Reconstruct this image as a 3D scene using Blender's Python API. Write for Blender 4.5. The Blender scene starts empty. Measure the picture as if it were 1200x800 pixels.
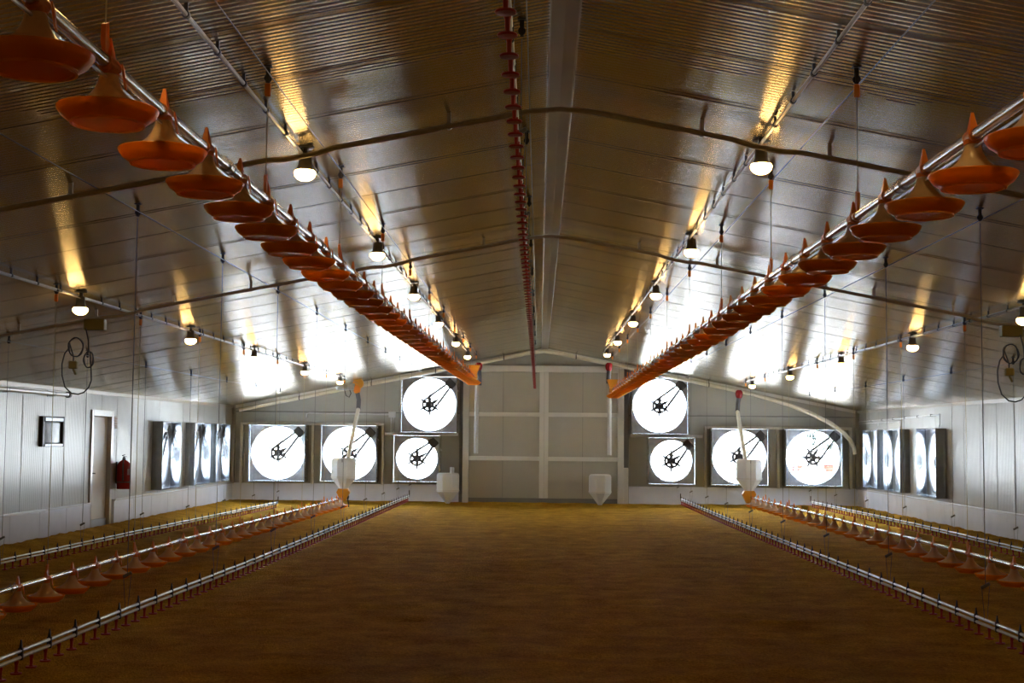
import bpy, math, random
from mathutils import Vector, Matrix, noise
random.seed(7)
scn = bpy.context.scene
COL = scn.collection
PI = math.pi

# ------------------------------------------------------------------ dimensions
XL, XR, XC = -7.80, 8.03, 0.12          # side walls, ridge
YN, YF = -22.0, 34.6                      # near and far wall
ZE, ZRIDGE = 2.45, 3.98
SL = (ZRIDGE - ZE) / 7.92
def zr(x): return ZRIDGE - abs(x - XC) * SL

# ------------------------------------------------------------------ mesh builder
class MB:
    def __init__(s): s.v = []; s.f = []
    def add(s, vs, fs):
        n = len(s.v); s.v += [tuple(v) for v in vs]; s.f += [tuple(i + n for i in f) for f in fs]; return s
    def box(s, x0, x1, y0, y1, z0, z1, m=None):
        vs = [(x, y, z) for x in (x0, x1) for y in (y0, y1) for z in (z0, z1)]
        if m is not None: vs = [m @ Vector(v) for v in vs]
        return s.add(vs, [(0,1,3,2),(4,6,7,5),(0,4,5,1),(2,3,7,6),(0,2,6,4),(1,5,7,3)])
    def bbox(s, x0, x1, y0, y1, z0, z1, b=.006, m=None):
        """box with chamfered vertical and horizontal edges"""
        pts = []
        for x, sx in ((x0, 1), (x1, -1)):
            for y, sy in ((y0, 1), (y1, -1)):
                for z, sz in ((z0, 1), (z1, -1)):
                    pts += [(x, y + sy*b, z + sz*b), (x + sx*b, y, z + sz*b), (x + sx*b, y + sy*b, z)]
        def i(a, b_, c, k): return (a*4 + b_*2 + c)*3 + k
        fs = [(i(0,0,0,0), i(0,0,1,0), i(0,1,1,0), i(0,1,0,0)), (i(1,0,0,0), i(1,1,0,0), i(1,1,1,0), i(1,0,1,0)),
              (i(0,0,0,1), i(1,0,0,1), i(1,0,1,1), i(0,0,1,1)), (i(0,1,0,1), i(0,1,1,1), i(1,1,1,1), i(1,1,0,1)),
              (i(0,0,0,2), i(0,1,0,2), i(1,1,0,2), i(1,0,0,2)), (i(0,0,1,2), i(1,0,1,2), i(1,1,1,2), i(0,1,1,2))]
        for c in (0, 1):
            for a in (0, 1): fs += [(i(a,0,c,0), i(a,1,c,0), i(a,1,c,2), i(a,0,c,2)), (i(0,a,c,1), i(1,a,c,1), i(1,a,c,2), i(0,a,c,2))]
        for a in (0, 1):
            for b_ in (0, 1):
                fs.append((i(a,b_,0,0), i(a,b_,1,0), i(a,b_,1,1), i(a,b_,0,1)))
                for c in (0, 1): fs.append((i(a,b_,c,0), i(a,b_,c,1), i(a,b_,c,2)))
        if m is not None: pts = [m @ Vector(v) for v in pts]
        return s.add(pts, fs)
    def tube(s, pts, r, n=8, cap=True):
        """round tube along a polyline; r is one radius or one per point"""
        pts = [Vector(p) for p in pts]; k = len(pts)
        rs = r if isinstance(r, (list, tuple)) else [r]*k
        d0 = (pts[1] - pts[0]).normalized()
        up = Vector((0, 0, 1)) if abs(d0.z) < .9 else Vector((1, 0, 0))
        u = d0.cross(up).normalized(); vs = []
        for i, p in enumerate(pts):
            d = (pts[min(i+1, k-1)] - pts[max(i-1, 0)]).normalized()
            u = (u - d*u.dot(d)).normalized(); w = d.cross(u)
            for j in range(n):
                a = 2*PI*j/n; vs.append(p + (u*math.cos(a) + w*math.sin(a))*rs[i])
        fs = [(i*n + j, i*n + (j+1) % n, (i+1)*n + (j+1) % n, (i+1)*n + j) for i in range(k-1) for j in range(n)]
        if cap: fs += [tuple(range(n))[::-1], tuple((k-1)*n + j for j in range(n))]
        return s.add(vs, fs)
    def lathe(s, prof, c=(0,0,0), n=24, axis='z', close=False):
        """revolve (r, h) profile; closed loops with close=True, end discs where r == 0"""
        c = Vector(c); vs = []; k = len(prof)
        for r, h in prof:
            for j in range(n):
                a = 2*PI*j/n; x, y = r*math.cos(a), r*math.sin(a)
                vs.append(c + (Vector((x, y, h)) if axis == 'z' else Vector((x, h, y)) if axis == 'y' else Vector((h, x, y))))
        m = k if close else k-1
        fs = [(i*n + j, i*n + (j+1) % n, ((i+1) % k)*n + (j+1) % n, ((i+1) % k)*n + j) for i in range(m) for j in range(n)]
        return s.add(vs, fs)
    def disc(s, c, r, n=24, axis='z'):
        return s.lathe([(r, 0), (1e-4, 0)], c, n, axis)
    def build(s, name, mat, parent=None, smooth=True, ang=40, loc=None):
        me = bpy.data.meshes.new(name); me.from_pydata(s.v, [], s.f); me.validate()
        import bmesh
        bm = bmesh.new(); bm.from_mesh(me); bmesh.ops.recalc_face_normals(bm, faces=bm.faces); bm.to_mesh(me); bm.free()
        if smooth:
            me.polygons.foreach_set('use_smooth', [True]*len(me.polygons)); me.set_sharp_from_angle(angle=math.radians(ang))
        me.materials.append(mat)
        o = bpy.data.objects.new(name, me); COL.objects.link(o)
        if parent is not None: o.parent = parent
        if loc: o.location = loc
        return o

def tag(o, label, cat, group=None, kind=None):
    if label: o['label'] = label
    if cat: o['category'] = cat
    if group: o['group'] = group
    if kind: o['kind'] = kind
    return o
def thing(name, label, cat, loc=(0,0,0), rz=0, group=None):
    o = bpy.data.objects.new(name, None); COL.objects.link(o); o.empty_display_size = .1
    o.location = loc; o.rotation_euler = (0, 0, rz)
    return tag(o, label, cat, group)
def struct(o, label=None, cat=None): return tag(o, label, cat, None, 'structure')
def put(src, name, parent, loc, rz=0):
    """another child using the same mesh"""
    c = src.copy(); COL.objects.link(c); c.parent = parent; c.location = loc; c.rotation_euler = (0, 0, rz); c.name = name; return c
def dup(root, loc, rz=0, label=None):
    r = root.copy(); COL.objects.link(r); r.location = loc; r.rotation_euler = (0, 0, rz)
    if label: r['label'] = label
    for ch in list(root.children):
        c = ch.copy(); COL.objects.link(c); c.parent = r
        for g in list(ch.children):
            d = g.copy(); COL.objects.link(d); d.parent = c
    return r
ONES = 'first second third fourth fifth sixth seventh eighth ninth tenth eleventh twelfth thirteenth fourteenth fifteenth sixteenth seventeenth eighteenth nineteenth'.split()
def nth(i):
    if i < 20: return ONES[i-1]
    t = {2: 'twent', 3: 'thirt', 4: 'fort'}[i//10]
    return t + 'ieth' if i % 10 == 0 else t + 'y-' + ONES[i % 10 - 1]

# ------------------------------------------------------------------ materials
def mat(name, col, rough=.5, metal=0., spec=.5, coat=0., noise_amt=0., noise_scale=8., bump=0., bump_scale=60., stretch=(1,1,1), transl=0., emis=None, trans=0.):
    m = bpy.data.materials.new(name); m.use_nodes = True; nt = m.node_tree; N = nt.nodes; L = nt.links
    p = N['Principled BSDF']; p.inputs['Base Color'].default_value = (*col, 1); p.inputs['Roughness'].default_value = rough
    p.inputs['Metallic'].default_value = metal; p.inputs['Specular IOR Level'].default_value = spec; p.inputs['Coat Weight'].default_value = coat
    p.inputs['Transmission Weight'].default_value = trans
    if noise_amt or bump:
        tc = N.new('ShaderNodeTexCoord'); mp = N.new('ShaderNodeMapping'); mp.inputs['Scale'].default_value = stretch
        L.new(tc.outputs['Object'], mp.inputs['Vector'])
    if noise_amt:
        nz = N.new('ShaderNodeTexNoise'); nz.inputs['Scale'].default_value = noise_scale; nz.inputs['Detail'].default_value = 5
        L.new(mp.outputs['Vector'], nz.inputs['Vector'])
        rp = N.new('ShaderNodeValToRGB'); rp.color_ramp.elements[0].position = .3; rp.color_ramp.elements[1].position = .7
        rp.color_ramp.elements[0].color = (*[c*(1-noise_amt) for c in col], 1); rp.color_ramp.elements[1].color = (*[min(1, c*(1+noise_amt)) for c in col], 1)
        L.new(nz.outputs['Fac'], rp.inputs['Fac']); L.new(rp.outputs['Color'], p.inputs['Base Color'])
    if bump:
        n2 = N.new('ShaderNodeTexNoise'); n2.inputs['Scale'].default_value = bump_scale; n2.inputs['Detail'].default_value = 6
        L.new(mp.outputs['Vector'], n2.inputs['Vector'])
        b = N.new('ShaderNodeBump'); b.inputs['Strength'].default_value = bump; b.inputs['Distance'].default_value = .02
        L.new(n2.outputs['Fac'], b.inputs['Height']); L.new(b.outputs['Normal'], p.inputs['Normal'])
    if emis:
        p.inputs['Emission Color'].default_value = (*emis[:3], 1); p.inputs['Emission Strength'].default_value = emis[3]
    if transl:
        t = N.new('ShaderNodeBsdfTranslucent'); t.inputs['Color'].default_value = (*col, 1)
        mx = N.new('ShaderNodeMixShader'); mx.inputs['Fac'].default_value = transl
        out = N['Material Output']; L.new(p.outputs['BSDF'], mx.inputs[1]); L.new(t.outputs['BSDF'], mx.inputs[2]); L.new(mx.outputs['Shader'], out.inputs['Surface'])
    return m

M = dict(
    ceil=mat('ceiling_sheet', (.54,.49,.385), .25, .65, noise_amt=.05, noise_scale=1.2),
    trim=mat('ceiling_trim', (.46,.42,.35), .35, .4),
    wall=mat('wall_sheet', (.50,.495,.46), .30, .4, noise_amt=.04, noise_scale=1.5),
    endwall=mat('end_wall_panel', (.40,.395,.35), .45, .1, noise_amt=.04, noise_scale=1.5),
    wains=mat('white_board', (.78,.82,.93), .45, 0, noise_amt=.05, noise_scale=2.5),
    white=mat('white_paint', (.74,.735,.69), .4),
    doorpanel=mat('door_panel', (.47,.455,.39), .45, .1, noise_amt=.04, noise_scale=1.2),
    grey=mat('grey_flashing', (.22,.22,.21), .5, .2),
    galv=mat('galvanised_steel', (.55,.58,.62), .32, .85, noise_amt=.14, noise_scale=14),
    boxsheet=mat('fan_box_sheet', (.38,.42,.47), .15, .78, noise_amt=.15, noise_scale=6),
    panel=mat('fan_panel', (.34,.37,.42), .38, .6, noise_amt=.14, noise_scale=10),
    tube=mat('steel_tube', (.62,.61,.60), .22, .95),
    alu=mat('aluminium_tube', (.62,.62,.62), .34, .9),
    darkmetal=mat('dark_metal', (.07,.068,.066), .45, .5),
    black=mat('black_plastic', (.02,.02,.021), .45),
    blade=mat('fibreglass_blade', (.85,.87,.88), .4, 0, transl=.75),
    orange=mat('orange_plastic', (1.0,.48,.05), .26, 0, transl=.65),
    clip=mat('orange_clip', (.92,.32,.03), .3, 0, transl=.4),
    cone=mat('pale_plastic_shroud', (.95,.82,.62), .22, 0, transl=.6),
    red=mat('red_plastic', (.42,.022,.012), .35, 0, transl=.1),
    redpaint=mat('red_enamel', (.30,.012,.012), .25),
    yellow=mat('yellow_plastic', (.80,.36,.03), .35, 0, transl=.15),
    greypipe=mat('dull_pipe', (.22,.20,.17), .4),
    tubedull=mat('dull_tube', (.36,.34,.31), .32, .9),
    doorframe=mat('door_frame_metal', (.50,.48,.44), .3, .6),
    cream=mat('cream_pvc', (.76,.72,.60), .35),
    pvc=mat('grey_pvc', (.62,.63,.62), .35),
    hopper=mat('hopper_plastic', (.84,.85,.84), .4, 0, transl=.35),
    hose=mat('grey_hose', (.10,.10,.11), .5),
    conduit=mat('conduit_pipe', (.42,.38,.30), .35, .3),
    wire=mat('steel_wire', (.22,.22,.22), .45, .5),
    cord=mat('nylon_cord', (.50,.42,.22), .6),
    globe=mat('lamp_globe', (.9,.85,.75), .4, emis=(1,.60,.20,42)),
    olive=mat('olive_box', (.16,.13,.03), .5),
    blueboard=mat('blue_board', (.62,.70,.80), .5),
    tagred=mat('faded_label', (.30,.10,.085), .5), paper=mat('paper', (.72,.68,.66), .7), inkred=mat('faded_red_ink', (.62,.40,.38), .7),
    glass=mat('smoky_plastic', (.10,.10,.095), .3, 0, noise_amt=.35, noise_scale=9),
    yard=mat('concrete_yard', (.60,.60,.59), .8, noise_amt=.1, noise_scale=1.5),
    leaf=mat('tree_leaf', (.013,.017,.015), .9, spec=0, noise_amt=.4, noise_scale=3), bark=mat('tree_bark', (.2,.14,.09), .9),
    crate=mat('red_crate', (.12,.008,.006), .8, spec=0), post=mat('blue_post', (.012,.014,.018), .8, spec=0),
)
# litter: wood shavings
def litter_mat():
    m = bpy.data.materials.new('wood_shavings'); m.use_nodes = True; nt = m.node_tree; N = nt.nodes; L = nt.links
    p = N['Principled BSDF']; p.inputs['Roughness'].default_value = .85; p.inputs['Specular IOR Level'].default_value = .03
    tc = N.new('ShaderNodeTexCoord')
    a = N.new('ShaderNodeTexNoise'); a.inputs['Scale'].default_value = 2.2; a.inputs['Detail'].default_value = 8; a.inputs['Roughness'].default_value = .7
    b = N.new('ShaderNodeTexNoise'); b.inputs['Scale'].default_value = 45; b.inputs['Detail'].default_value = 6
    c = N.new('ShaderNodeTexVoronoi'); c.inputs['Scale'].default_value = 70
    for x in (a, b, c): L.new(tc.outputs['Object'], x.inputs['Vector'])
    mx = N.new('ShaderNodeMath'); mx.operation = 'MULTIPLY_ADD'; mx.inputs[1].default_value = .45; L.new(b.outputs['Fac'], mx.inputs[0])
    m2 = N.new('ShaderNodeMath'); m2.operation = 'MULTIPLY'; m2.inputs[1].default_value = .55; L.new(a.outputs['Fac'], m2.inputs[0]); L.new(m2.outputs[0], mx.inputs[2])
    r = N.new('ShaderNodeValToRGB'); e = r.color_ramp.elements
    e[0].position = .36; e[0].color = (.30,.135,.004,1); e[1].position = .66; e[1].color = (.82,.47,.05,1)
    L.new(mx.outputs[0], r.inputs['Fac']); L.new(r.outputs['Color'], p.inputs['Base Color'])
    bp = N.new('ShaderNodeBump'); bp.inputs['Strength'].default_value = .9; bp.inputs['Distance'].default_value = .03
    ad = N.new('ShaderNodeMath'); ad.operation = 'ADD'; L.new(b.outputs['Fac'], ad.inputs[0]); L.new(c.outputs['Distance'], ad.inputs[1])
    L.new(ad.outputs[0], bp.inputs['Height']); L.new(bp.outputs['Normal'], p.inputs['Normal'])
    return m
M['litter'] = litter_mat()
# the sheet's fine ribs scatter light along the barn, not across it
_nt = M['ceil'].node_tree; _p = _nt.nodes['Principled BSDF']; _t = _nt.nodes.new('ShaderNodeCombineXYZ'); _t.inputs[1].default_value = 1
_nt.links.new(_t.outputs[0], _p.inputs['Tangent']); _p.inputs['Anisotropic'].default_value = .7

# ------------------------------------------------------------------ the shell
mb = MB(); mb.box(XL-.3, XR+.3, YN-.2, YF+.3, -.35, -.12); struct(mb.build('floor', M['yard'], smooth=False))

nx, ny = 198, 640
lm = MB(); vs = []
x0, x1, y0, y1 = XL+.055, XR-.055, YN+.02, YF-.065
for j in range(ny+1):
    y = y0 + (y1-y0)*j/ny
    for i in range(nx+1):
        x = x0 + (x1-x0)*i/nx
        e = min(x-x0, x1-x, y1-y)
        z = .02 + .07*math.exp(-(e/.35)**2) + .012*noise.noise(Vector((x*.5, y*1.1, 0))) + .022*noise.noise(Vector((x*1.3, y*3.2, 3))) + .012*noise.noise(Vector((x*4, y*6, 7)))
        vs.append((x, y, z))
fs = [(j*(nx+1)+i, j*(nx+1)+i+1, (j+1)*(nx+1)+i+1, (j+1)*(nx+1)+i) for j in range(ny) for i in range(nx)]
n0 = len(vs); vs += [(x0,y0,-.12),(x1,y0,-.12),(x1,y1,-.12),(x0,y1,-.12)]
fs += [(n0, n0+3, n0+2, n0+1)]
lm.add(vs, fs)
tag(lm.build('sawdust_litter', M['litter'], ang=180), 'brown sawdust litter spread level over the whole barn floor', 'litter', kind='stuff')

# ceiling: two ribbed slopes, ribs run down the slope, closed above
LAM, AMP, SEG = .055, .0006, 6
def ribbed_slope(mb, xa, xb):
    za, zb = zr(xa), zr(xb); n = int((YF+.12-YN+.1)/LAM*SEG); vs = []
    for i in range(n+1):
        y = YN-.1 + i*LAM/SEG; d = AMP*math.cos(2*PI*i/SEG)
        vs += [(xa, y, za+d), (xb, y, zb+d)]
    mb.add(vs, [(2*i, 2*i+1, 2*i+3, 2*i+2) for i in range(n)])
cm = MB(); ribbed_slope(cm, XL-.12, XC); ribbed_slope(cm, XC, XR+.12)
cm.add([(XL-.2,YN-.1,zr(XL-.2)+.08),(XC,YN-.1,ZRIDGE+.08),(XR+.2,YN-.1,zr(XR+.2)+.08),(XL-.2,YF+.2,zr(XL-.2)+.08),(XC,YF+.2,ZRIDGE+.08),(XR+.2,YF+.2,zr(XR+.2)+.08)], [(0,1,4,3),(1,2,5,4)])
def slope_bar(mb, xa, xb, ya, yb, h, drop=0.):
    """a strip lying under one roof slope"""
    vs = []
    for x in (xa, xb):
        for y in (ya, yb):
            for z in (zr(x)-drop+.004, zr(x)-drop-h): vs.append((x, y, z))
    mb.add(vs, [(0,1,3,2),(4,6,7,5),(0,4,5,1),(2,3,7,6),(0,2,6,4),(1,5,7,3)])
k = -17
while 7.4 + .92*k < YF-.1:
    y = 7.4 + .92*k; w = .035 if k % 2 else .022
    if y > YN:
        slope_bar(cm, XL, XC-.06, y-w, y+w, .0015); slope_bar(cm, XC+.06, XR, y-w, y+w, .0015)
        if k % 2: slope_bar(cm, XL, XC-.06, y+w-.006, y+w, .0032); slope_bar(cm, XC+.06, XR, y+w-.006, y+w, .0032)
    k += 1
struct(cm.build('ceiling', M['ceil'], ang=60))
rb = MB()   # flat ridge flashing with turned-down edges
rb.add([(XC-.075,YN,zr(XC-.075)-.014),(XC,YN,ZRIDGE-.022),(XC+.075,YN,zr(XC+.075)-.014),(XC-.075,YF,zr(XC-.075)-.014),(XC,YF,ZRIDGE-.022),(XC+.075,YF,zr(XC+.075)-.014)], [(0,3,4,1),(1,4,5,2)])
struct(rb.build('trim_1', M['trim'], smooth=False))
ev = MB(); ev.box(XC-.081, XC-.072, YN, YF, zr(XC-.075)-.026, zr(XC-.075)-.001); struct(ev.build('trim_15', M['alu'], smooth=False))
ev = MB(); ev.box(XC+.072, XC+.081, YN, YF, zr(XC+.075)-.026, zr(XC+.075)-.001); struct(ev.build('trim_16', M['alu'], smooth=False))
ev = MB(); ev.box(XL, XL+.05, YN, YF, ZE-.05, ZE+.01); struct(ev.build('trim_2', M['trim'], smooth=False))
ev = MB(); ev.box(XR-.05, XR, YN, YF, ZE-.05, ZE+.01); struct(ev.build('trim_3', M['trim'], smooth=False))
ev = MB()
for xa, xb in ((XL, XC), (XC, XR)): slope_bar(ev, xa, xb, YF-.05, YF, .07)
struct(ev.build('trim_4', M['white'], smooth=False))

def sheet(mb, us, dep, z0, ztop, holes, place):
    """a wall skin of vertical strips with rectangular holes"""
    for a, b in zip(us[:-1], us[1:]):
        m = (a+b)/2; cuts = [(z0, z0)]
        for (ua, ub, za, zb) in sorted(holes, key=lambda h: h[2]):
            if ua < m < ub: cuts.append((za, zb))
        cuts.append((None, None))
        for (p, q), (r, s_) in zip(cuts[:-1], cuts[1:]):
            lo = q; ha, hb = (r, r) if r is not None else (ztop(a), ztop(b))
            if ha - lo < 1e-4: continue
            mb.add([place(a, lo, dep(a)), place(b, lo, dep(b)), place(b, hb, dep(b)), place(a, ha, dep(a))], [(0,1,2,3)])

S_SIDE, S_BIG, S_SMALL = 1.38, 1.42, 1.18
FAN_L = [28.12, 30.72, 32.72]; FAN_R = [27.85, 30.55, 32.55]; FZ = 1.285
END_BIG = [(-6.55, 1.277), (-4.755, 1.282), (4.985, 1.286), (6.81, 1.286), (-2.763, 2.52), (3.00, 2.535)]
END_SMALL = [(-3.06, 1.168), (3.297, 1.172)]
def ribbed_us(a, b, cuts):
    us = set(); n = int((b-a)/.012)
    for i in range(n+1): us.add(round(a+(b-a)*i/n, 5))
    for c in cuts: us.add(c)
    return sorted(us)
def sidewall(name, X, s, fans, holes_in):
    holes = [(y-S_SIDE/2, y+S_SIDE/2, FZ-S_SIDE/2, FZ+S_SIDE/2) for y in fans]
    hin = holes + holes_in
    cuts = [round(h[i], 5) for h in hin for i in (0, 1)]
    us = ribbed_us(YN, YF+.02, cuts)
    def dep(u):
        t = (u/.93) % 1.0
        return (.0026*math.sin(2*PI*u/.06)) - (.010 if t < .014 else 0)
    mb = MB()
    sheet(mb, us, dep, -.12, lambda u: ZE+.02, hin, lambda u, z, d: (X + s*d, u, z))
    sheet(mb, sorted(set([YN, YF+.12] + [c for h in holes for c in h[:2]])), lambda u: 0, -.35, lambda u: ZE+.10, holes, lambda u, z, d: (X - s*.12, u, z))
    return struct(mb.build(name, M['wall'], ang=50))
sidewall('wall_left', XL, 1, FAN_L, [(23.62, 24.82, -.12, 2.13)])
sidewall('wall_right', XR, -1, FAN_R, [])
fh = [(x-S_BIG/2, x+S_BIG/2, z-S_BIG/2, z+S_BIG/2) for x, z in END_BIG] + [(x-S_SMALL/2, x+S_SMALL/2, z-S_SMALL/2, z+S_SMALL/2) for x, z in END_SMALL]
mb = MB(); us = set([XL-.12, XR+.12, XC])
for h in fh: us |= set(h[:2])
sm = set()
k = XL
while k < XR:   # panel seams
    sm |= {round(k, 4), round(k+.012, 4)}; k += 1.13
us = sorted(us | sm)
seam = lambda u: 0.0
sheet(mb, us, seam, -.12, lambda u: zr(u)+.04, fh, lambda u, z, d: (u, YF + d, z))
sheet(mb, us, seam, -.35, lambda u: zr(u)+.07, fh, lambda u, z, d: (u, YF + .12, z))
struct(mb.build('wall_far', M['endwall'], smooth=False))
mb = MB(); mb.add([(XL-.12,YN,-.3),(XR+.12,YN,-.3),(XR+.12,YN,ZE),(XC,YN,ZRIDGE+.05),(XL-.12,YN,ZE)], [(0,1,2,3,4)])
struct(mb.build('wall_near', M['endwall'], smooth=False))

# white board round the foot of the walls, with a ledge strip
def wains_side(name, X, s, spans):
    mb = MB()
    for a, b in spans:
        mb.box(min(X, X+s*.05), max(X, X+s*.05), a, b, -.1, .49)
        mb.box(min(X, X+s*.065), max(X, X+s*.065), a, b, .49, .512)
        y = a + 1.2
        while y < b: mb.box(min(X, X+s*.053), max(X, X+s*.053), y, y+.008, -.1, .49); y += 1.2
    struct(mb.build(name, M['wains'], smooth=False))
wains_side('baseboard_left', XL, 1, [(YN, 23.62), (24.92, YF)])
wains_side('baseboard_right', XR, -1, [(YN, YF)])
mb = MB()
for a, b in ((XL, -2.02), (2.26, XR)):
    mb.box(a, b, YF-.05, YF, -.1, .50); mb.box(a, b, YF-.06, YF, .50, .515)
struct(mb.build('baseboard_far', M['wains'], smooth=False))

for i_, (nm, X, s_, spans) in enumerate((('trim_13', XL, 1, [(YN, 23.6), (24.94, YF-.07)]), ('trim_14', XR, -1, [(YN, YF-.07)]))):
    mb = MB()
    for a_, b_ in spans: mb.box(min(X, X+s_*.07), max(X, X+s_*.07), a_, b_, .513, .524); mb.box(min(X+s_*.066, X+s_*.07), max(X+s_*.066, X+s_*.07), a_, b_, .495, .513)
    struct(mb.build(nm, M['alu'], smooth=False))
# frames of white posts and rails round the end wall fans
def frame(name, boxes, m='white'):
    mb = MB()
    for b in boxes: mb.bbox(*b, b=.008)
    return struct(mb.build(name, M[m], ang=30))
pY0, pY1 = YF-.10, YF
frame('trim_5', [(x-.035, x+.035, pY0, pY1, .5, 1.98) for x in (-7.53, -5.73, -3.95)] + [(-7.565, -3.915, pY0, pY1, 1.98, 2.05)])
frame('trim_6', [(x-.035, x+.035, pY0, pY1, .5, 1.98) for x in (4.19, 6.0, 7.81)] + [(4.155, 7.845, pY0, pY1, 1.98, 2.05)])
frame('trim_7', [(-3.90, -2.06, YF-.16, YF, 1.745, 1.82)]); frame('trim_8', [(2.28, 4.10, YF-.16, YF, 1.745, 1.82)])
frame('trim_9', [(XL, -2.02, YF-.03, YF, 2.30, 2.325), (2.26, XR, YF-.03, YF, 2.29, 2.315)], 'grey')
frame('trim_10', [(-2.02, -1.93, YF-.06, YF, 0, 3.52), (2.13, 2.26, YF-.06, YF, .95, 3.52)], 'grey')
frame('trim_11', [(2.10, 2.24, YF-.14, YF, -.02, .98)])
frame('trim_12', [(XL, XL+.09, YF-.09, YF, .5, zr(XL+.1)), (XR-.09, XR, YF-.09, YF, .5, zr(XR-.1))], 'endwall')

# big double door in the far wall
door = thing('door_1', 'tall closed double door with white frame in the middle of the far wall', 'door', (0.1, YF, 0)); door['kind'] = 'structure'
def dl(mb, *b): mb.bbox(b[0]-.1, b[1]-.1, b[2]-YF, b[3]-YF, b[4], b[5], b=.006)
mb = MB()
dl(mb, -1.93, -1.78, YF-.16, YF-.001, .0, 3.53); dl(mb, 1.975, 2.125, YF-.16, YF-.001, .0, 3.53); dl(mb, -1.78, 1.975, YF-.16, YF-.001, 3.37, 3.53)
mb.build('door_frame', M['white'], door, ang=30)
for a, b, sx in ((-1.778, .115, -.92), (.117, 1.973, 1.09)):
    mb = MB(); dl(mb, a, b, YF-.06, YF-.002, .20, 3.368)
    lf = mb.build('door_leaf', M['doorpanel'], door, ang=30)
    mb = MB(); dl(mb, sx-.004, sx+.004, YF-.062, YF-.058, .21, 3.36); mb.build('panel_joint', M['grey'], lf)
    mb = MB()
    xi = (.0, .113) if a < 0 else (.119, .225)
    dl(mb, *xi, YF-.12, YF-.058, .20, 3.368)
    for z in (2.245, 1.135): dl(mb, a + (0 if a < 0 else .11), b - (.115 if a < 0 else 0), YF-.11, YF-.058, z, z+.105)
    mb.build('rail', M['white'], lf, ang=30)
    mb = MB(); dl(mb, a, b, YF-.07, YF-.002, -.03, .198); mb.build('kick_plate', M['grey'], lf, ang=30)

# side door in the left wall, set back in a bright metal frame
d2 = thing('door_2', 'narrow closed metal service door in the left wall beside the extinguisher', 'door', (XL, 24.22, 0)); d2['kind'] = 'structure'
mb = MB()
for y0_, y1_ in ((-.60, -.50), (.50, .60)): mb.bbox(-.115, .03, y0_, y1_, .0, 2.13, b=.006)
mb.bbox(-.115, .03, -.5, .5, 2.02, 2.13, b=.006)
mb.build('door_frame', M['doorframe'], d2, ang=30)
mb = MB(); mb.bbox(-.10, -.05, -.498, .498, .20, 2.018, b=.005); leaf = mb.build('door_leaf', M['white'], d2, ang=30)
mb = MB(); mb.bbox(-.052, -.044, -.42, -.385, .90, 1.10, b=.003); mb.tube([(-.05,-.40,1.02),(-.005,-.40,1.02),(.0,-.39,1.02),(.0,-.27,1.015)], .010, 8)
mb.build('door_handle', M['darkmetal'], leaf)
mb = MB(); mb.bbox(-.10, -.03, -.498, .498, -.1, .198, b=.005); mb.build('threshold_board', M['blueboard'], d2, ang=30)

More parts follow.
